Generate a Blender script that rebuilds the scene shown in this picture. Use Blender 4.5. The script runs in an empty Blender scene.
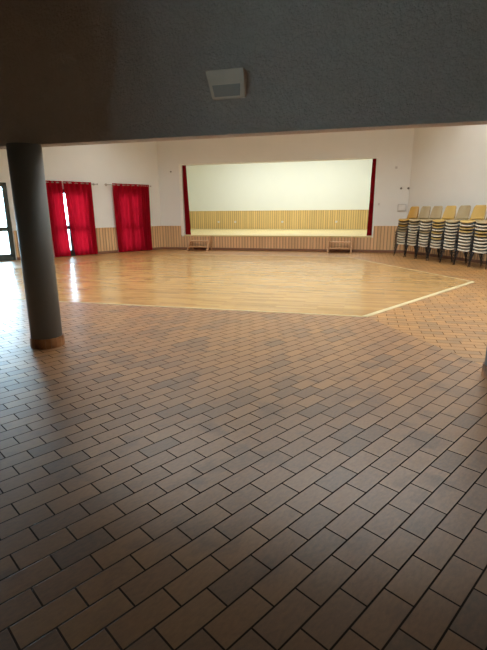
import bpy, bmesh, math, random
from mathutils import Vector, Matrix
random.seed(7)
S = bpy.context.scene
C = S.collection
R = math.radians
ORD = ['top', 'second from top', 'third from top', 'fourth from top', 'fifth from top', 'sixth from top', 'seventh from top',
       'eighth from top', 'ninth from top', 'bottom']

# ------------------------------------------------------------------ helpers
def e(a):
    return Vector((math.cos(R(a)), math.sin(R(a)), 0))

def inter(a1, d1, a2, d2):
    n1, n2 = e(a1), e(a2)
    det = n1.x * n2.y - n1.y * n2.x
    return Vector(((d1 * n2.y - d2 * n1.y) / det, (n1.x * d2 - n2.x * d1) / det, 0))

class MB:
    """collects shapes into one mesh"""
    def __init__(s):
        s.bm = bmesh.new()
    def box(s, x0, x1, y0, y1, z0, z1, mi=0):
        vs = [s.bm.verts.new(p) for p in ((x0, y0, z0), (x1, y0, z0), (x1, y1, z0), (x0, y1, z0),
                                          (x0, y0, z1), (x1, y0, z1), (x1, y1, z1), (x0, y1, z1))]
        for f in ((3, 2, 1, 0), (4, 5, 6, 7), (0, 1, 5, 4), (1, 2, 6, 5), (2, 3, 7, 6), (3, 0, 4, 7)):
            s.bm.faces.new([vs[i] for i in f]).material_index = mi
        return s
    def hexa(s, pts, mi=0):
        vs = [s.bm.verts.new(p) for p in pts]
        for f in ((3, 2, 1, 0), (4, 5, 6, 7), (0, 1, 5, 4), (1, 2, 6, 5), (2, 3, 7, 6), (3, 0, 4, 7)):
            s.bm.faces.new([vs[i] for i in f]).material_index = mi
        return s
    def prism(s, poly, z0, z1, mi=0):
        b = [s.bm.verts.new((p[0], p[1], z0)) for p in poly]
        t = [s.bm.verts.new((p[0], p[1], z1)) for p in poly]
        n = len(poly)
        s.bm.faces.new(b[::-1]).material_index = mi
        s.bm.faces.new(t).material_index = mi
        for i in range(n):
            s.bm.faces.new((b[i], b[(i + 1) % n], t[(i + 1) % n], t[i])).material_index = mi
        return s
    def poly(s, pts, mi=0):
        s.bm.faces.new([s.bm.verts.new(p) for p in pts]).material_index = mi
        return s
    def tube(s, path, r, n=10, r2=None):
        path = [Vector(p) for p in path]
        rings = []
        for i, p in enumerate(path):
            d = (path[min(i + 1, len(path) - 1)] - path[max(i - 1, 0)]).normalized()
            u = d.cross(Vector((0, 0, 1)))
            if u.length < 1e-3: u = d.cross(Vector((0, 1, 0)))
            u.normalize(); v = d.cross(u)
            rr = r if r2 is None else r + (r2 - r) * i / (len(path) - 1)
            rings.append([s.bm.verts.new(p + rr * (math.cos(2 * math.pi * k / n) * u + math.sin(2 * math.pi * k / n) * v)) for k in range(n)])
        for a, b in zip(rings, rings[1:]):
            for k in range(n):
                f = s.bm.faces.new((a[k], a[(k + 1) % n], b[(k + 1) % n], b[k])); f.smooth = True
        s.bm.faces.new(rings[0][::-1]); s.bm.faces.new(rings[-1])
        return s
    def lathe(s, prof, n=32, caps=True):
        rings = [[s.bm.verts.new((r * math.cos(2 * math.pi * k / n), r * math.sin(2 * math.pi * k / n), z)) for k in range(n)] for r, z in prof]
        for a, b in zip(rings, rings[1:]):
            for k in range(n):
                f = s.bm.faces.new((a[k], a[(k + 1) % n], b[(k + 1) % n], b[k])); f.smooth = True
        if caps:
            s.bm.faces.new(rings[0][::-1]); s.bm.faces.new(rings[-1])
        return s
    def torus(s, c, R_, r, ax=(1, 0, 0), n=14, m=8):
        ax = Vector(ax).normalized()
        u = ax.cross(Vector((0, 0, 1)) if abs(ax.z) < .9 else Vector((0, 1, 0))).normalized(); v = ax.cross(u)
        rings = []
        for i in range(n):
            a = 2 * math.pi * i / n; d = math.cos(a) * u + math.sin(a) * v
            rings.append([s.bm.verts.new(Vector(c) + d * (R_ + r * math.cos(2 * math.pi * k / m)) + ax * r * math.sin(2 * math.pi * k / m)) for k in range(m)])
        for i in range(n):
            a, b = rings[i], rings[(i + 1) % n]
            for k in range(m):
                f = s.bm.faces.new((a[k], a[(k + 1) % m], b[(k + 1) % m], b[k])); f.smooth = True
        return s
    def grid(s, fn, nu, nv, thick=None):
        """surface fn(u,v) over the unit square; with thick a second skin and rim"""
        P = [[Vector(fn(i / nu, j / nv)) for i in range(nu + 1)] for j in range(nv + 1)]
        top = [[s.bm.verts.new(p) for p in row] for row in P]
        for j in range(nv):
            for i in range(nu):
                f = s.bm.faces.new((top[j][i], top[j][i + 1], top[j + 1][i + 1], top[j + 1][i])); f.smooth = True
        if thick:
            def nrm(i, j):
                a = P[j][min(i + 1, nu)] - P[j][max(i - 1, 0)]; b = P[min(j + 1, nv)][i] - P[max(j - 1, 0)][i]
                n = a.cross(b); return n.normalized() if n.length > 1e-9 else Vector((0, 0, 1))
            bot = [[s.bm.verts.new(P[j][i] - thick * nrm(i, j)) for i in range(nu + 1)] for j in range(nv + 1)]
            for j in range(nv):
                for i in range(nu):
                    f = s.bm.faces.new((bot[j + 1][i], bot[j + 1][i + 1], bot[j][i + 1], bot[j][i])); f.smooth = True
            rim = [(0, i) for i in range(nu + 1)] + [(j, nu) for j in range(1, nv + 1)] + [(nv, i) for i in range(nu - 1, -1, -1)] + [(j, 0) for j in range(nv - 1, 0, -1)]
            for (j, i), (j2, i2) in zip(rim, rim[1:] + rim[:1]):
                f = s.bm.faces.new((top[j][i], bot[j][i], bot[j2][i2], top[j2][i2])); f.material_index = 1
        return s
    def build(s, name, mats, parent=None, bevel=0):
        me = bpy.data.meshes.new(name)
        bmesh.ops.recalc_face_normals(s.bm, faces=s.bm.faces)
        s.bm.to_mesh(me); s.bm.free()
        for m in (mats if isinstance(mats, (list, tuple)) else [mats]): me.materials.append(m)
        o = bpy.data.objects.new(name, me); C.objects.link(o)
        if parent: o.parent = parent
        if bevel:
            b = o.modifiers.new('bevel', 'BEVEL'); b.width = bevel; b.segments = 2; b.limit_method = 'ANGLE'
        return o

def put(o, ang, a, d, z=0, extra=0):
    """place an object in the frame of a wall: ang = direction of the wall, a along it, d towards/behind it"""
    o.location = e(ang) * a + e(ang + 90) * d + Vector((0, 0, z)); o.rotation_euler = (0, 0, R(ang + extra)); return o

def tag(o, label, cat, group=None):
    o['label'] = label; o['category'] = cat
    if group: o['group'] = group
    return o

def empty(name, label, cat, group=None):
    o = bpy.data.objects.new(name, None); C.objects.link(o); o.empty_display_size = .1
    return tag(o, label, cat, group)

def struct(o):
    o['kind'] = 'structure'; return o

def copy_tree(o, parent=None):
    c = o.copy(); C.objects.link(c)
    if parent: c.parent = parent
    for ch in list(o.children): copy_tree(ch, c)
    return c

# ------------------------------------------------------------------ materials
class N:
    def __init__(s, name):
        s.m = bpy.data.materials.new(name); s.m.use_nodes = True; s.t = s.m.node_tree; s.t.nodes.clear()
        s.out = s.n('ShaderNodeOutputMaterial')
    def n(s, typ, ins={}, **kw):
        k = s.t.nodes.new(typ)
        for a, v in kw.items(): setattr(k, a, v)
        for a, v in ins.items(): s.set(k, a, v)
        return k
    def set(s, k, a, v):
        if hasattr(v, 'is_output'): s.t.links.new(v, k.inputs[a])
        else: k.inputs[a].default_value = v
    def math(s, op, a, b=0.0, c=0.0):
        k = s.n('ShaderNodeMath', operation=op); s.set(k, 0, a); s.set(k, 1, b); s.set(k, 2, c); return k.outputs[0]
    def mix(s, f, a, b, blend='MIX'):
        k = s.n('ShaderNodeMix', data_type='RGBA', blend_type=blend)
        s.set(k, 0, f); s.set(k, 6, a); s.set(k, 7, b); return k.outputs[2]
    def noise(s, vec, scale, detail=2, rough=.5):
        k = s.n('ShaderNodeTexNoise', {'Scale': scale, 'Detail': detail, 'Roughness': rough}); s.set(k, 'Vector', vec); return k.outputs['Fac']
    def ramp(s, f, stops):
        k = s.n('ShaderNodeValToRGB'); s.set(k, 0, f); cr = k.color_ramp
        while len(cr.elements) < len(stops): cr.elements.new(.5)
        for el, (p, c) in zip(cr.elements, stops): el.position = p; el.color = c if len(c) == 4 else (*c, 1)
        return k.outputs[0]
    def bump(s, h, strength=.3, dist=.01):
        k = s.n('ShaderNodeBump', {'Strength': strength, 'Distance': dist}); s.set(k, 'Height', h); return k.outputs[0]
    def bsdf(s, col, rough=.5, spec=.5, normal=None, **ins):
        k = s.n('ShaderNodeBsdfPrincipled'); s.set(k, 'Base Color', col); s.set(k, 'Roughness', rough); s.set(k, 'Specular IOR Level', spec)
        if normal is not None: s.set(k, 'Normal', normal)
        for a, v in ins.items(): s.set(k, a.replace('_', ' '), v)
        s.t.links.new(k.outputs[0], s.out.inputs[0]); return k
    def pos(s): return s.n('ShaderNodeNewGeometry').outputs['Position']
    def obj(s): return s.n('ShaderNodeTexCoord').outputs['Object']
    def rot(s, vec, ang, loc=(0, 0, 0), scale=(1, 1, 1)):
        k = s.n('ShaderNodeMapping', {'Location': loc, 'Rotation': (0, 0, R(ang)), 'Scale': scale}); s.set(k, 'Vector', vec); return k.outputs[0]

def c4(r, g, b): return (r, g, b, 1)

def plain(name, col, rough=.5, spec=.5, var=.12, scale=6, bump=0, metallic=0):
    m = N(name); p = m.obj(); f = m.noise(p, scale, 4)
    a = tuple(x * (1 - var) for x in col); b = tuple(min(1, x * (1 + var)) for x in col)
    nb = m.bump(m.noise(p, scale * 14, 3), bump, .004) if bump else None
    m.bsdf(m.mix(f, c4(*a), c4(*b)), rough, spec, nb, Metallic=metallic); return m.m

TW, TL = .1202, .2402
def tile_mat(name, ang, du, dv, tint=None):
    """running-bond flamed terracotta tiles, long side along direction ang"""
    m = N(name); v = m.rot(m.pos(), -ang, (du, dv, 0))
    br = m.n('ShaderNodeTexBrick', {'Scale': 1.0, 'Mortar Size': .0042, 'Mortar Smooth': .25, 'Bias': 0.0, 'Brick Width': TL, 'Row Height': TW,
                                   'Color1': c4(0, 0, 0), 'Color2': c4(1, 1, 1), 'Mortar': c4(.5, .5, .5)}, offset=.5, offset_frequency=2, squash=1)
    m.set(br, 'Vector', v)
    mort, rnd = br.outputs['Fac'], m.n('ShaderNodeSeparateColor')
    m.set(rnd, 0, br.outputs['Color']); rnd = rnd.outputs[0]
    col = m.ramp(rnd, [(0, (.105, .066, .046)), (.14, (.15, .088, .052)), (.3, (.25, .13, .055)), (.5, (.30, .163, .064)), (.66, (.22, .125, .066)), (.82, (.35, .195, .075)), (1, (.27, .14, .056))])
    # firing marks: soft dark scorches of a shape of their own
    burn = m.ramp(m.noise(v, 3.3, 2, .5), [(.56, (0, 0, 0)), (.68, (1, 1, 1))])
    col = m.mix(m.math('MULTIPLY', burn, .75), col, c4(.075, .045, .035))
    mott = m.noise(m.rot(v, 0, scale=(1, 2.2, 1)), 30, 4, .6)
    col = m.mix(.35, col, m.ramp(mott, [(.3, (.11, .065, .035)), (.7, (.37, .21, .10))]))
    col = m.mix(1.0, col, c4(.98, .85, .68), 'MULTIPLY')
    if tint: col = m.mix(1.0, col, c4(*tint), 'MULTIPLY')  # golden hall light put into the tile colour
    col = m.mix(mort, col, c4(*((.045, .034, .028) if not tint else (.13, .08, .045))))
    fine = m.noise(v, 60, 3, .6)
    h = m.math('ADD', m.math('MULTIPLY', m.math('SUBTRACT', 1.0, mort), 1.0), m.math('MULTIPLY', fine, .03))
    rough = m.math('ADD', m.math('ADD', .29, m.math('MULTIPLY', mott, .10)), m.math('MULTIPLY', mort, .4))
    m.bsdf(col, rough, m.math('MULTIPLY', m.math('SUBTRACT', 1.0, mort), TILE_SPEC), m.bump(h, .45, .003), IOR=1.65)
    return m.m
TILE_SPEC = .85

def parquet_mat():
    m = N('parquet'); v = m.rot(m.pos(), 15)
    br = m.n('ShaderNodeTexBrick', {'Scale': 1.0, 'Mortar Size': .0007, 'Mortar Smooth': .1, 'Bias': 0.0, 'Brick Width': .62, 'Row Height': .07,
                                   'Color1': c4(0, 0, 0), 'Color2': c4(1, 1, 1), 'Mortar': c4(.5, .5, .5)}, offset=.37, offset_frequency=2)
    m.set(br, 'Vector', v)
    sp = m.n('ShaderNodeSeparateColor'); m.set(sp, 0, br.outputs['Color'])
    col = m.ramp(sp.outputs[0], [(0, (.245, .135, .046)), (.5, (.35, .205, .072)), (1, (.45, .275, .105))])
    g = m.noise(m.rot(v, 0, scale=(3, 45, 1)), 1.6, 4, .6)
    col = m.mix(.4, col, m.ramp(g, [(.3, (.23, .12, .038)), (.7, (.48, .30, .12))]))
    col = m.mix(m.math('MULTIPLY', br.outputs['Fac'], .6), col, c4(.2, .1, .04))
    wear = m.noise(v, 1.1, 3)
    rough = m.math('ADD', .17, m.math('MULTIPLY', wear, .12))
    m.bsdf(col, rough, .5, m.bump(m.noise(v, 9, 2), .02, .01)); return m.m

GROOVE_SHADE = .68
def board_mat(name, base, width=.11, axis=0, var=.10):
    """pine boards: each board its own tint, grain along its length"""
    m = N(name); p = m.obj(); sp = m.n('ShaderNodeSeparateXYZ'); m.set(sp, 0, p)
    k = m.math('FLOOR', m.math('DIVIDE', sp.outputs[axis], width))
    w = m.n('ShaderNodeTexWhiteNoise', noise_dimensions='1D'); m.set(w, 'W', k)
    a = tuple(x * (1 - var) for x in base); b = tuple(min(1, x * (1 + var)) for x in base)
    col = m.mix(w.outputs[0], c4(*a), c4(*b))
    sc = [40, 40, 40]; sc[2 if axis == 0 else 0] = 2.5
    g = m.noise(m.rot(p, 0, scale=tuple(sc)), 1, 4, .6)
    col = m.mix(m.math('MULTIPLY', m.math('SUBTRACT', g, .35), .8), col, c4(*[x * .62 for x in base]))
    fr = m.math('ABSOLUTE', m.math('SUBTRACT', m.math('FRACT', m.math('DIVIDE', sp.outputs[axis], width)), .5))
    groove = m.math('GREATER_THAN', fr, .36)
    col = m.mix(m.math('MULTIPLY', groove, GROOVE_SHADE), col, c4(*[x * .35 for x in base]))  # groove shade painted into the board colour
    m.bsdf(col, .42, .4); return m.m

def plaster_mat(name, col, scale=26, strength=.8, dist=.02, rough=.85, var=.08):
    m = N(name); p = m.pos()
    n1 = m.noise(p, scale, 5, .62); n2 = m.noise(p, scale * .32, 3, .5)
    h = m.math('ADD', m.ramp(n1, [(.42, (0, 0, 0)), (.62, (1, 1, 1))]), m.math('MULTIPLY', n2, .5))
    a = tuple(x * (1 - var) for x in col); b = tuple(x * (1 + var) for x in col)
    m.bsdf(m.mix(n2, c4(*a), c4(*b)), rough, .25, m.bump(h, strength, dist)); return m.m

def curtain_mat(name, col, tl=.27):
    m = N(name); p = m.obj()
    weave = m.noise(m.rot(p, 0, scale=(220, 220, 60)), 1, 2)
    cc = m.mix(weave, c4(*[x * .85 for x in col]), c4(*[min(1, x * 1.15) for x in col]))
    d = m.n('ShaderNodeBsdfDiffuse', {'Roughness': .9}); m.set(d, 'Color', cc)
    t = m.n('ShaderNodeBsdfTranslucent'); m.set(t, 'Color', m.mix(.5, cc, c4(min(1, col[0] * 1.6), col[1] * .5, col[2] * .6)))
    mx = m.n('ShaderNodeMixShader', {0: tl}); m.set(mx, 1, d.outputs[0]); m.set(mx, 2, t.outputs[0])
    m.t.links.new(mx.outputs[0], m.out.inputs[0]); return m.m

def glass_mat():
    m = N('window_glass')
    fr = m.n('ShaderNodeFresnel', {'IOR': 1.45}); tr = m.n('ShaderNodeBsdfTransparent', {'Color': c4(.93, .97, .97)}); gl = m.n('ShaderNodeBsdfGlossy', {'Roughness': .02})
    mx = m.n('ShaderNodeMixShader'); m.set(mx, 0, fr.outputs[0]); m.set(mx, 1, tr.outputs[0]); m.set(mx, 2, gl.outputs[0])
    m.t.links.new(mx.outputs[0], m.out.inputs[0]); return m.m

M = dict(
    tile_a=tile_mat('terracotta_tiles', 44.4, -.0391, -.0302),
    tile_b=tile_mat('terracotta_tiles_turned_lit', -15, 0, 0, (1.34, 1.36, 1.05)),
    parquet=parquet_mat(),
    strip=plain('cream_strip', (.45, .38, .21), .45),
    wall=plain('white_painted_wall', (.74, .74, .71), .8, .2, .03, 2, .15),
    wall_stage=plain('stage_white_wall', (.74, .75, .69), .8, .2, .02, 2, .1),
    white=plain('white_trim_paint', (.80, .78, .72), .5),
    ceil=plain('hall_ceiling_boards', (.72, .70, .66), .7),
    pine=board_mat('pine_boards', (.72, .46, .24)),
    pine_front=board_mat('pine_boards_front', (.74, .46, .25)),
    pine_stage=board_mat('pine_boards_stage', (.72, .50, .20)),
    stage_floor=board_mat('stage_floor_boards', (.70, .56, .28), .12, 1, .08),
    base=plain('dark_baseboard', (.22, .10, .055), .5),
    step=plain('step_wood', (.47, .26, .125), .5, .4, .2, 9),
    beam=plaster_mat('rough_plaster', (.60, .53, .46), 34, .6, .02),
    foyer=plaster_mat('foyer_plaster', (.42, .35, .27), 20, .5, .02),
    dark=plain('foyer_dark_wood', (.10, .06, .04), .6),
    pillar=plain('pillar_grey_paint', (.18, .20, .205), .5, .4, .06, 5, .05),
    skirt=None,
    red=curtain_mat('red_curtain_cloth', (.35, .007, .018)),
    stage_red=curtain_mat('stage_velvet', (.25, .008, .012), .05),
    rod=plain('rod_metal', (.45, .42, .38), .35, .5, .05, 5, 0, 1),
    eye=plain('eyelet_metal', (.75, .72, .66), .25, .5, .05, 5, 0, 1),
    frame=plain('green_grey_joinery', (.055, .075, .07), .4),
    glass=glass_mat(),
    black=plain('black_metal', (.012, .012, .014), .4),
    speaker=plain('speaker_plastic', (.80, .70, .56), .5),
    grille=plain('speaker_grille', (.46, .43, .37), .6),
    plate=plain('white_plastic', (.68, .67, .64), .4),
    grey=plain('grey_plastic', (.50, .49, .47), .5),
    darkp=plain('dark_plastic', (.2, .19, .18), .5),
    gravel=plain('pale_paving', (.45, .44, .40), .9),
    leaf=plain('leaf', (.10, .17, .05), .7, .3, .5, 3),
)
def skirt_mat():
    m = N('skirting_tile'); p = m.obj(); f = m.noise(p, 7, 3)
    m.bsdf(m.ramp(f, [(.35, (.12, .05, .025)), (.55, (.36, .16, .06)), (.75, (.46, .24, .10))]), .4, .5); return m.m
M['skirt'] = skirt_mat()
SHELL = dict(gold=(.47, .31, .085), tan=(.34, .26, .14), amber=(.43, .24, .045), cream=(.68, .60, .46))
SH = {k: plain('shell_' + k, v, .38, .45, .10, 5) for k, v in SHELL.items()}
EDGE = {k: plain('shell_edge_' + k, tuple(min(.82, x * a + b) for x in v), .5) for (k, v), (a, b) in zip(SHELL.items(), ((.9, .10), (.6, .35), (.8, .12), (.6, .44)))}

# ------------------------------------------------------------------ plan of the place (metres, camera above the origin)
A_ST, D_ST = -15, 16.33         # stage wall: direction, distance
A_L, D_L = 45, 14.81            # window wall
A_R, D_R = -75, 9.35            # chair wall
D_BK = -6.5                     # foyer back wall (direction -15)
OPL, OPR = -6.70, .25           # stage opening along the stage wall
STZ, OPZ = .55, 3.10
CEIL_H, CEIL_F = 5.2, 3.35
A = inter(135, D_L, 75, D_ST)   # window wall / stage wall
B = inter(75, D_ST, 15, D_R)    # stage wall / chair wall
aA, aB = A.dot(e(-15)), B.dot(e(-15))
lA = A.dot(e(45)); rB = B.dot(e(-75))
L0 = e(45) * (-1.5) + e(135) * D_L
dL2 = L0.dot(e(15))
K = inter(15, dL2, 75, D_BK)    # foyer left/back corner
Q = inter(15, D_R, 75, D_BK)    # foyer right/back corner

# floor -----------------------------------------------------------------------------------------------------------
NE, FE, RE, LE = 6.12, 14.35, 6.80, 12.55          # edges of the wooden dance floor
cA = inter(75, NE, 135, 2.97)                      # near/right-hand corner with the mitre
cB = inter(135, 2.97, 15, RE)
cC = inter(15, RE, 75, FE)
cD = inter(75, FE, 135, LE)
cE = inter(135, LE, 15, -5.6)
cF = inter(15, -5.6, 75, NE)
wood = [cA, cB, cC, cD, cE, cF]
far = Vector((cA.x + .2617 * 16, cA.y - .9652 * 16, 0))
fl = MB()
xy = lambda p, z=0.0: (p.x, p.y, z)
s_ = e(-75)
mB = cB + (e(-15) + e(45)) * .0
# the tile field: near sector up to the mitre line through the corner, then the turned sector round the far side
mit = Vector((.2617, -.9652, 0))
tQ = (D_BK - cA.dot(e(75))) / mit.dot(e(75)); mQ = cA + mit * tQ
fl.poly([xy(cA), xy(cF), xy(cE), xy(L0), xy(K), xy(mQ)], 0)
fl.poly([xy(cA), xy(mQ), xy(Q), xy(B), xy(A), xy(cD), xy(cC), xy(cB)], 1)
fl.poly([xy(cE), xy(cD), xy(A), xy(L0)], 1)
fl.poly([xy(p) for p in wood], 2)
floor = struct(fl.build('floor', [M['tile_a'], M['tile_b'], M['parquet']]))
# cream strip round the dance floor
st = MB(); ctr = sum(wood, Vector()) / 6
def strip(p, q, w):
    d = (q - p).normalized(); n = Vector((-d.y, d.x, 0))
    if n.dot(ctr - p) < 0: n = -n
    a, b = p - d * 0, q
    st.hexa([xy(a, 0), xy(b, 0), xy(b + n * w, 0), xy(a + n * w, 0), xy(a, .003), xy(b, .003), xy(b + n * w, .003), xy(a + n * w, .003)])
strip(cA, cB, .085); strip(cB, cC, .03); strip(cC, cD, .03); strip(cF, cA, .04); strip(cE, cF, .05)
struct(st.build('trim_1', M['strip']))

# ------------------------------------------------------------------ walls
T = .22
def wall(name, ang, d, pieces, mat, y0=0, y1=T):
    m = MB()
    for a0, a1, z0, z1 in pieces: m.box(a0, a1, y0, y1, z0, z1)
    o = m.build(name, mat); put(o, ang, 0, d); return struct(o)

# window wall with three openings
D0 = (-1.2, .5, 2.30); D1 = (1.0, 2.7, 2.30); DOOR = (3.2, 4.86, 2.30); W1 = (6.08, 7.38, 2.16); W2 = (8.42, 9.42, 2.16)
pcs = []; x = -1.5
for a0, a1, h in (D0, D1, DOOR, W1, W2):
    pcs += [(x, a0, 0, CEIL_H), (a0, a1, h, CEIL_H)]; x = a1
pcs.append((x, lA + .12, 0, CEIL_H))
wall('wall_left', A_L, D_L, pcs, M['wall'])
wall('wall_back', A_ST, D_ST, [(OPL - 4.2, OPL, 0, CEIL_H), (OPR, OPR + 3.7, 0, CEIL_H), (OPL, OPR, OPZ, CEIL_H)], M['wall'])
rQ = Q.dot(e(-75)); WR = None
wall('wall_right', A_R, D_R, [(rB - .12, rQ + .2, 0, CEIL_H)], M['wall'])
# foyer left wall and rear wall (behind the camera) with a glazed entrance opening
kk = K.dot(e(-75)); l0 = L0.dot(e(-75))
m = MB(); m.box(l0 - .1, kk + .2, -T, 0, 0, CEIL_H); o = m.build('wall_foyer_left', M['foyer']); put(o, A_R, 0, dL2); struct(o)
k0, q0 = K.dot(e(-15)), Q.dot(e(-15))
ENT = (-6.6, -3.3, 1.95)
m = MB()
for a0, a1, z0, z1 in ((k0 - .2, ENT[0], 0, CEIL_F + .2), (ENT[1], q0 + .2, 0, CEIL_F + .2), (ENT[0], ENT[1], ENT[2], CEIL_F + .2)):
    m.box(a0, a1, -T, 0, z0, z1)
o = m.build('wall_foyer_back', M['foyer']); put(o, A_ST, 0, D_BK); struct(o)

# unseen wall left of the camera, added to shade the beam's left part
m = MB(); m.box(k0 + .5, -2.8, -.1, .1, 0, CEIL_F); o = m.build('wall_light_block', M['foyer']); put(o, A_ST, 0, 0); struct(o)

# the lowered beam between foyer and hall, and ceilings
BD0, BD1, BZ = 4.00, 4.16, 2.055
bl = inter(15, dL2, 75, BD0).dot(e(-15)); brr = inter(15, D_R, 75, BD0).dot(e(-15))
m = MB(); m.box(bl - 6, brr, BD0, BD1, BZ, CEIL_H); o = m.build('wall_beam', M['beam']); put(o, A_ST, 0, 0); struct(o)
struct(MB().prism([K + e(165) * .2, Q + e(-15) * .2, inter(15, D_R, 75, BD0 - .0) + e(-15) * .2, inter(15, dL2, 75, BD0) + e(165) * 4], CEIL_F, CEIL_F + .2).build('ceiling', M['foyer']))
hb0 = e(-15) * (bl - 6) + e(75) * BD1; hb1 = inter(15, D_R + .2, 75, BD1)
struct(MB().prism([hb0, hb1, B + e(45) * .3, A + e(105) * .3, L0 + e(165) * .3], CEIL_H, CEIL_H + .2).build('ceiling_hall', M['ceil']))

# stage box behind the opening
D_SB = D_ST + 6.3; SL, SR = OPL - 4, OPR + 3.5
wall('wall_stage_back', A_ST, D_SB, [(SL - .2, SR + .2, 0, 4.8)], M['wall_stage'])
m = MB(); m.box(SL - .2, SL, D_ST + T, D_SB, 0, 4.8); o = m.build('wall_stage_left', M['wall_stage']); put(o, A_ST, 0, 0); struct(o)
m = MB(); m.box(SR, SR + .2, D_ST + T, D_SB, 0, 4.8); o = m.build('wall_stage_right', M['wall_stage']); put(o, A_ST, 0, 0); struct(o)
m = MB(); m.box(SL - .2, SR + .2, D_ST + T, D_SB + .2, 4.8, 4.95); o = m.build('ceiling_stage', M['wall_stage']); put(o, A_ST, 0, 0); struct(o)

def boards(name, ang, d, a0, a1, z0, z1, mat, w=.11, cap=True, parent=None, y0=None):
    """vertical tongue-and-groove boards standing proud of a wall"""
    m = MB(); m.box(a0, a1, -.012, 0, z0, z1)
    k = math.floor(a0 / w)
    while k * w < a1:
        b0, b1 = max(a0, k * w + .012), min(a1, (k + 1) * w - .012)
        if b1 - b0 > .01: m.box(b0, b1, -.026, -.012, z0, z1)
        k += 1
    if cap: m.box(a0, a1, -.04, 0, z1, z1 + .025)
    o = m.build(name, mat, parent)
    if parent is None: put(o, ang, 0, d)
    else: o.location = (0, d, 0)
    return o

def skirting(name, ang, d, a0, a1):
    m = MB(); m.box(a0, a1, -.034, 0, 0, .085); o = m.build(name, M['base'], bevel=.006); put(o, ang, 0, d); return struct(o)

n_tr = 2
for ang, d, a0, a1 in ((A_L, D_L, DOOR[1] + .02, W1[0] - .06), (A_L, D_L, W1[1] + .06, W2[0] - .06), (A_L, D_L, W2[1] + .06, lA),
                       (A_ST, D_ST, aA, OPL - .12), (A_ST, D_ST, OPR + .05, aB), (A_R, D_R, rB, rB + 9.5)):
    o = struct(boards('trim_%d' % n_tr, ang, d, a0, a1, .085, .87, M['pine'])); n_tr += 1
for nm, ang, d, a0, a1 in (('baseboard_left', A_L, D_L, DOOR[1] + .02, W1[0] - .06), ('baseboard_left_middle', A_L, D_L, W1[1] + .06, W2[0] - .06),
                           ('baseboard_left_far', A_L, D_L, W2[1] + .06, lA), ('baseboard_back_left', A_ST, D_ST, aA, OPL - .12),
                           ('baseboard_back_right', A_ST, D_ST, OPR + .05, aB), ('baseboard_right', A_R, D_R, rB, rB + 9.5)):
    skirting(nm, ang, d, a0, a1)
# stage wall boards and white frame of the opening
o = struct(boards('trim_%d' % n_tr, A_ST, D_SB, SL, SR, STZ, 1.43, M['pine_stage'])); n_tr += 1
m = MB(); m.box(OPL - .12, OPL, -.03, T, STZ - .0, OPZ); m.box(OPL - .12, OPR + .05, -.03, 0, OPZ, OPZ + .035)
o = m.build('trim_%d' % n_tr, M['white']); put(o, A_ST, 0, D_ST); struct(o); n_tr += 1

# the stage itself
m = MB(); m.box(OPL, OPR, -.04, T, STZ - .05, STZ); m.box(SL, SR, T, D_SB - D_ST - .045, STZ - .05, STZ)
put(struct(m.build('floor_stage', M['stage_floor'])), A_ST, 0, D_ST)
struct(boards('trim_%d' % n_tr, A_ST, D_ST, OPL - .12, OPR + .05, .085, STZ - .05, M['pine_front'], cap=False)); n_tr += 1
skirting('baseboard_stage', A_ST, D_ST + .005, OPL - .12, OPR + .05)

# ------------------------------------------------------------------ glazed doors in the window wall
def french_door(name, a0, a1, h, leaves=2):
    fw = .07
    m = MB()
    m.box(a0, a0 + fw, .05, .13, 0, h); m.box(a1 - fw, a1, .05, .13, 0, h); m.box(a0, a1, .05, .13, h - fw, h); m.box(a0, a1, .05, .13, 0, .12); m.box(a0, a1, 0, T, -.16, .004)
    lw = (a1 - a0 - 2 * fw) / leaves
    for i in range(leaves):
        x0 = a0 + fw + i * lw; x1 = x0 + lw
        m.box(x0, x0 + .05, .06, .12, .12, h - fw); m.box(x1 - .05, x1, .06, .12, .12, h - fw)
        m.box(x0, x1, .06, .12, .88, 1.0); m.box(x0, x1, .06, .12, .12, .19); m.box(x0, x1, .06, .12, h - fw - .06, h - fw)
    root = m.build(name, M['frame']); put(root, A_L, 0, D_L); struct(root)
    for i in range(leaves):
        x0 = a0 + fw + i * lw + .05; x1 = a0 + fw + (i + 1) * lw - .05
        for z0, z1 in ((.19, .88), (1.0, h - fw - .06)):
            MB().box(x0, x1, .085, .092, z0, z1).build('pane', M['glass'], root)
    mid = (a0 + a1) / 2
    hd = MB(); hd.box(mid + .01, mid + .035, .03, .06, .98, 1.14); hd.tube([(mid + .022, .04, 1.06), (mid + .022, .0, 1.06), (mid + .13, .0, 1.06)], .009)
    hd.build('handle', M['rod'], root)
    return root
french_door('door_1', *DOOR)
french_door('door_2', *D1)
french_door('door_3', *D0)
french_door('window_1', *W1)
french_door('window_2', *W2)
# entrance glazing behind the camera
m = MB()
for i in range(5):
    xx = ENT[0] + i * (ENT[1] - ENT[0]) / 4; m.box(xx - .04, xx + .04, -.16, -.08, 0, ENT[2])
m.box(ENT[0], ENT[1], -.16, -.08, ENT[2] - .08, ENT[2]); m.box(ENT[0], ENT[1], -.16, -.08, 0, .12)
o = m.build('window_3', M['frame']); put(o, A_ST, 0, D_BK); struct(o)
for i in range(4):
    x0 = ENT[0] + i * (ENT[1] - ENT[0]) / 4 + .04
    MB().box(x0, x0 + (ENT[1] - ENT[0]) / 4 - .08, -.125, -.118, .12, ENT[2] - .08).build('pane', M['glass'], o)

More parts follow.
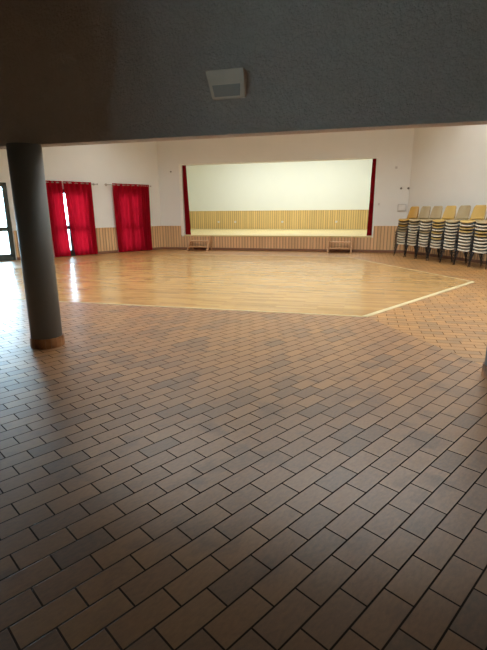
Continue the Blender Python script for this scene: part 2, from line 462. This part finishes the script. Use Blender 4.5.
# ------------------------------------------------------------------ curtains
def curtain(label, a0t, a1t, a0b, a1b, folds, z1=2.40, z0=.012, amp=.035, seed=0, ang=A_L, d=D_L - .11, mat='red', group='red curtains along the window wall', eyes=True, name='curtain', flat=False):
    rnd = random.Random(seed); ph = [rnd.uniform(-.5, .5) for _ in range(folds + 2)]
    cx = (a0t + a1t) / 2
    def fn(u, v):
        a = (a0b + (a0t - a0b) * v) * (1 - u) + (a1b + (a1t - a1b) * v) * u
        k = u * folds; w = math.sin(2 * math.pi * k + .35 * math.sin(5 * v + ph[int(k)]))
        sag = .012 * math.sin(3.1 * v + ph[int(k)] * 6)
        A_ = amp * (1 - .35 * (1 - v)) if not flat else amp
        return (a - cx + sag * (0 if u in (0, 1) else 1), A_ * w + .008 * math.sin(23 * u + 4 * v), z0 + (z1 - z0) * v)
    root = MB().grid(fn, folds * 14, 18).build(name, M[mat])
    put(root, ang, cx, d); tag(root, label, 'curtain', group)
    if eyes:
        for i in range(folds * 2):
            u = (i + .5) / (folds * 2) if not flat else (i + .5) / (folds * 2)
            a = a0t * (1 - u) + a1t * u - cx
            MB().torus((a, 0, z1 - .05), .024, .006, (1, .25, 0)).build('eyelet', M['eye'], root)
    return root
curtain('red eyelet curtain hanging just right of the grey pillar, left edge of the bright gap', 5.965, 6.495, 6.02, 6.555, 3, seed=1)
curtain('broad red eyelet curtain on the right side of the bright window gap', 6.52, 7.50, 6.715, 7.53, 5, seed=2)
curtain('wide backlit red eyelet curtain covering the window nearer the stage', 8.27, 9.44, 8.34, 9.46, 6, seed=3)
curtain('narrow dark red curtain bunched at the stage end of the window wall', 9.42, 9.76, 9.42, 9.78, 4, seed=4, amp=.045)
for lab, a0, a1 in (('thin metal curtain rod above the window beside the grey pillar', 5.85, 7.70), ('thin metal curtain rod above the window nearer the stage', 8.04, 9.84)):
    rod = MB().tube([(-(a1 - a0) / 2, 0, 0), ((a1 - a0) / 2, 0, 0)], .012).build('curtain_rod', M['rod'])
    put(rod, A_L, (a0 + a1) / 2, D_L - .11, 2.35); tag(rod, lab, 'curtain rod', 'curtain rods on the window wall')
    for s in (-1, 1):
        f = MB().lathe([(.004, -.03), (.02, -.018), (.026, 0), (.02, .018), (.004, .03)], 14).build('finial', M['rod'], rod)
        f.location = (s * ((a1 - a0) / 2 + .02), 0, 0)
        b = MB().box(-.012, .012, 0, .108, -.012, .012).box(-.03, .03, .1, .108, -.04, .04).build('bracket', M['rod'], rod); b.location = (s * ((a1 - a0) / 2 - .06), 0, 0)
# stage drapes, gathered at both sides of the opening
curtain('dark red curtain gathered at the left side of the stage opening', OPL - .01, OPL + .14, OPL + .02, OPL + .25, 4, OPZ - .01, STZ + .012, .03, 5, A_ST, D_ST + .045, 'stage_red', 'stage curtains', False, 'stage_curtain')
curtain('dark red curtain gathered at the right side of the stage opening', OPR - .11, OPR + .02, OPR - .17, OPR + .02, 4, OPZ - .01, STZ + .012, .03, 6, A_ST, D_ST + .045, 'stage_red', 'stage curtains', False, 'stage_curtain')

# ------------------------------------------------------------------ pillars
def pillar(label, x, y):
    root = empty('pillar', label, 'pillar', 'round pillars under the beam'); root.location = (x, y, 0)
    MB().lathe([(.160, .10), (.160, BZ)], 64).build('shaft', M['pillar'], root)
    m = MB(); n = 20
    for i in range(n):
        a0, a1 = 2 * math.pi * i / n, 2 * math.pi * (i + 1) / n - .02
        P = lambda r, a, z: (r * math.cos(a), r * math.sin(a), z)
        m.hexa([P(.160, a0, 0), P(.176, a0, 0), P(.176, a1, 0), P(.160, a1, 0), P(.160, a0, .105), P(.174, a0, .105), P(.174, a1, .105), P(.160, a1, .105)])
    m.lathe([(.161, 0), (.161, .105)], 64)
    m.build('base_skirting', M['skirt'], root)
    return root
pillar('round dark grey pillar with terracotta base left of the red curtains', -2.15, 4.69)
pillar('round grey pillar cut off by the right picture edge, only its foot showing', 2.24, 3.60)

# ------------------------------------------------------------------ loudspeaker on the beam
sp = empty('wall_speaker', 'small pale wedge shaped wall speaker on the dark plaster beam', 'speaker')
put(sp, A_ST, -1.185, BD0, 2.435)
def wedge():
    m = MB()
    m.hexa([(-.135, -.05, -.10), (.150, -.05, -.10), (.150, 0, -.10), (-.135, 0, -.10), (-.165, -.13, .10), (.165, -.13, .10), (.165, 0, .10), (-.165, 0, .10)]); return m
wedge().build('housing', M['speaker'], sp, .006)
g = MB().hexa([(-.108, -.062, -.088), (.112, -.062, -.088), (.112, -.03, -.088), (-.108, -.03, -.088), (-.118, -.095, -.008), (.122, -.095, -.008), (.122, -.06, -.008), (-.118, -.06, -.008)])
g.build('grille', M['grille'], sp)

# ------------------------------------------------------------------ steps in front of the stage
def steps(label, a, w):
    root = empty('stage_steps', label, 'steps', 'wooden steps up to the stage'); put(root, A_ST, a, D_ST - .02)
    for s in (-1, 1):
        x0 = s * w / 2 - .02; x1 = x0 + .04
        m = MB(); m.hexa([(x0, -.66, 0), (x1, -.66, 0), (x1, -.48, 0), (x0, -.48, 0), (x0, -.22, .53), (x1, -.22, .53), (x1, -.045, .53), (x0, -.045, .53)])
        m.build('stringer', M['step'], root, .004)
        m = MB(); m.box(x0, x1, -.10, -.05, 0, .40); m.build('rear_leg', M['step'], root)
    for z, y0 in ((.15, -.60), (.35, -.42)):
        MB().box(-w / 2 + .02, w / 2 - .02, y0, y0 + .24, z - .018, z + .018).build('tread', M['step'], root, .004)
    return root
steps('small wooden steps beside the left stage curtain, below the stage edge', -5.97, .76)
steps('small wooden steps near the right end of the stage front', -.80, .78)

# ------------------------------------------------------------------ stacking chairs
def chair_meshes():
    W = .225
    def seat(u, v):
        x = (u - .5) * 2; y = -.17 + .38 * v
        hw = W * (1 - .12 * (1 - v)) * (1 - .22 * max(0, (v - .78) / .22) ** 2)
        zz = .417 + .028 * x * x - .03 * max(0, (v - .75) / .25) ** 2 + .022 * max(0, (.22 - v) / .22) ** 1.6
        return (x * hw, y, zz)
    def back(u, v):
        x = (u - .5) * 2; hw = (.198 - .028 * v) * (1 - .24 * max(0, (v - .8) / .2) ** 2.2)
        y = -.182 - .105 * v + .028 * x * x - .004
        return (x * hw, y, .462 + .355 * v)
    return seat, back
seat_fn, back_fn = chair_meshes()
def leg_path(sx, sy):
    top = Vector((sx * .18, .13 if sy > 0 else -.12, .402)); bot = Vector((sx * .245, .235 if sy > 0 else -.255, .004))
    return [top, top.lerp(bot, .5), bot]
def make_chair():
    root = empty('stacking_chair', 'x', 'chair', 'stacked shell chairs along the right wall')
    MB().grid(seat_fn, 12, 14, .021).build('seat', [SH['gold'], EDGE['gold']], root)
    MB().grid(back_fn, 12, 14, -.012).build('backrest', [SH['gold'], EDGE['gold']], root)
    for sx in (-1, 1):
        for sy in (1, -1): MB().tube(leg_path(sx, sy), .0095, 10).build('leg', M['black'], root)
    f = MB()
    for sx in (-1, 1):
        f.tube([(sx * .18, .13, .402), (sx * .18, -.12, .402), (sx * .12, -.175, .42), (sx * .12, -.198, .46), (sx * .115, -.222, .54)], .008, 8)
    f.tube([(-.18, .11, .402), (.18, .11, .402)], .008, 8); f.tube([(-.18, -.10, .402), (.18, -.10, .402)], .008, 8)
    f.box(-.2, .2, -.13, .185, .367, .398)  # added black plate stands in for the dark shade between seats
    f.build('frame', M['black'], root)
    return root
proto = make_chair()
KEY = {}
for k in SH:
    for nm in ('seat', 'backrest'):
        src = [c for c in proto.children if c.name.startswith(nm)][0].data
        me = src.copy() if k != 'gold' else src
        if k != 'gold':
            me.materials.clear(); me.materials.append(SH[k]); me.materials.append(EDGE[k])
        KEY[k, nm] = me
STACKS = [  # along the chair wall from the stage corner, colours from the top down
    (1.13, 'amber tan amber tan tan cream cream cream cream cream'.split()),
    (1.67, 'tan tan cream cream cream cream cream cream cream cream'.split()),
    (2.21, 'tan cream cream cream tan cream cream cream cream cream'.split()),
    (2.75, 'gold gold gold cream gold cream gold cream cream cream'.split()),
    (3.29, 'tan cream cream cream cream cream cream cream cream cream'.split()),
    (3.83, 'gold cream gold gold cream cream cream cream cream cream'.split()),
    (4.37, 'tan cream cream gold gold cream cream cream cream cream'.split()),
]
WHICH = ['stack nearest the stage', 'second stack from the stage', 'third stack from the stage', 'middle one of the seven stacks', 'third stack from the right edge', 'second stack from the right edge', 'stack at the right picture edge']
CN = dict(gold='golden yellow', tan='beige', amber='amber brown', cream='cream')
first = True
for (a, cols), wh in zip(STACKS, WHICH):
    for i, col in enumerate(cols):
        r = proto if first else copy_tree(proto); first = False
        lvl = 9 - i
        put(r, A_R, a + rB - .08, 8.99 - .345 + random.uniform(-.004, .004), lvl * .0785, 192 + random.uniform(-1.2, 1.2))
        # chair faces away from the wall: local +y -> into the hall
        r['label'] = '%s shell chair, %s in the %s' % (CN[col], ORD[i], wh)
        for c in r.children:
            if c.name.startswith('seat'): c.data = KEY[col, 'seat']
            elif c.name.startswith('backrest'): c.data = KEY[col, 'backrest']

# ------------------------------------------------------------------ small fittings on the walls
def plate(name, label, cat, ang, a, d, z, w, h, mat, group=None, inner=None, depth=.02):
    root = MB().box(-w / 2, w / 2, -depth, 0, -h / 2, h / 2).build(name, M[mat], None, .003)
    put(root, ang, a, d, z); tag(root, label, cat, group)
    return root
ctrl = plate('control_box', 'flat pale control box on the wall above the first chair stack', 'control box', A_ST, 1.17, D_ST, 1.50, .27, .22, 'grey', depth=.05)
MB().box(-.115, .115, -.058, -.05, -.09, .09).build('cover', M['plate'], ctrl, .004)
for a, lab in ((1.10, 'left dark round wall fitting of the pair above the control box'), (1.33, 'right dark round wall fitting of the pair above the control box')):
    o = MB().lathe([(.035, 0), (.035, .02), (.022, .035)], 20).build('wall_fitting', M['darkp']); o.data.transform(Matrix.Rotation(R(90), 4, 'X'))
    put(o, A_ST, a, D_ST, 2.12); tag(o, lab, 'wall fitting', 'dark fittings on the stage wall')
o = plate('light_switch', 'small white switch beside the right stage curtain', 'switch', A_ST, .42, D_ST, 1.62, .08, .10, 'plate')
MB().box(-.02, .02, -.028, -.02, -.03, .03).build('rocker', M['grey'], o)
plate('sensor', 'small square sensor high on the wall right of the stage', 'sensor', A_ST, .9, D_ST, 2.78, .07, .07, 'grey', depth=.035)
plate('wall_hook', 'tiny dark wall hook high on the wall left of the stage', 'hook', A_ST, -7.15, D_ST, 2.88, .05, .05, 'darkp', depth=.04)
for i, (a, w_) in enumerate(((-7.35, 'leftmost'), (-6.45, 'second from left'), (-4.0, 'third from left'), (-1.35, 'rightmost'))):
    o = plate('wall_socket', 'small white socket on the stage back boards, %s of the four' % w_, 'socket', A_ST, a, D_SB - .027, .90, .09, .09, 'plate', 'sockets on the stage back boards')
    MB().lathe([(.028, 0), (.028, .004)], 16).build('cover_ring', M['grey'], o).data.transform(Matrix.Translation((0, -.02, 0)) @ Matrix.Rotation(R(90), 4, 'X'))

# ------------------------------------------------------------------ outdoors
struct(MB().box(-90, 90, -90, 90, -.35, -.15).build('ground', M['gravel']))

# ------------------------------------------------------------------ light
w = bpy.data.worlds.new('World'); S.world = w; w.use_nodes = True
bg = w.node_tree.nodes['Background']; bg.inputs[0].default_value = (.54, .80, 1, 1); bg.inputs[1].default_value = 28.0

def area(name, loc, rot, sx, sy, power, col, portal=False, spread=180):
    l = bpy.data.lights.new(name, 'AREA'); l.shape = 'RECTANGLE'; l.size = sx; l.size_y = sy; l.energy = power; l.color = col; l.spread = R(spread)
    if portal: l.cycles.is_portal = True
    o = bpy.data.objects.new(name, l); C.objects.link(o); o.location = loc; o.rotation_euler = rot; return o
def facing(ang, a, d, z, sx, sy, name, into):   # an area light lying in a wall opening, shining into the room
    o = area(name, (0, 0, 0), (0, 0, 0), sx, sy, 1, (1, 1, 1), True)
    p = e(ang) * a + e(ang + 90) * d + Vector((0, 0, z)); o.location = p
    o.rotation_euler = (e(ang + 90) * into).to_track_quat('-Z', 'Z').to_euler(); return o
for nm, (a0, a1, h) in (('door_daylight', DOOR), ('door_daylight', D1), ('door_daylight', D0), ('window_daylight', W1), ('window_daylight', W2)):
    facing(A_L, (a0 + a1) / 2, D_L + T + .02, h / 2, a1 - a0, h, nm, -1)
facing(A_ST, (ENT[0] + ENT[1]) / 2, D_BK - T - .02, ENT[2] / 2, ENT[1] - ENT[0], ENT[2], 'entrance_daylight', 1)
# fill lights added under the unseen hall ceiling, without fixtures
WARM = (.97, 1, .985)
for d, pw in ((5.8, 68), (7.6, 70), (9.8, 64), (13, 72)):
    for a in (-5.0, 0, 5.0):
        p = e(-15) * (a - (1 if d > 12 else 0)) + e(75) * d; area('hall_fill_light', (p.x, p.y, CEIL_H - .12), (0, 0, R(-15)), 4.4, 1.2, pw, WARM, False, 125)
for a in (-4.5, 0, 4.2):  # added uplights that brighten the ceiling reflected in the tiles
    p = e(-15) * a + e(75) * 10.5; area('ceiling_fill_light', (p.x, p.y, 4.1), (R(180), 0, R(-15)), 3, 1.2, 60, (.97, .98, 1))
# stage lamps
for a in (-5.6, -3.2, -.8):
    p = e(-15) * a + e(75) * (D_ST + 3.2); area('stage_ceiling_lamp', (p.x, p.y, 4.7), (0, 0, R(-15)), 1.8, .5, 122, (.93, 1, 1))

# ------------------------------------------------------------------ camera
cam = bpy.data.cameras.new('Camera'); co = bpy.data.objects.new('Camera', cam); C.objects.link(co)
cam.sensor_fit = 'VERTICAL'; cam.sensor_height = 36; cam.lens = 445 / 650 * 36; cam.clip_end = 300
p, r = R(14.267), R(-.439)
f = Vector((0, math.cos(p), -math.sin(p))); u = Vector((0, math.sin(p), math.cos(p))); x = Vector((1, 0, 0))
x2 = math.cos(r) * x + math.sin(r) * u; u2 = -math.sin(r) * x + math.cos(r) * u
mat = Matrix((x2, u2, -f)).transposed().to_4x4(); mat.translation = (0, 0, 1.40); co.matrix_world = mat
S.camera = co
S.view_settings.view_transform = 'Standard'; S.view_settings.look = 'None'; S.view_settings.gamma = 1; S.view_settings.exposure = 0
S.view_settings.use_curve_mapping = False
S.cycles.max_bounces = 12; S.cycles.diffuse_bounces = 6; S.cycles.transparent_max_bounces = 12
S.cycles.use_denoising = True
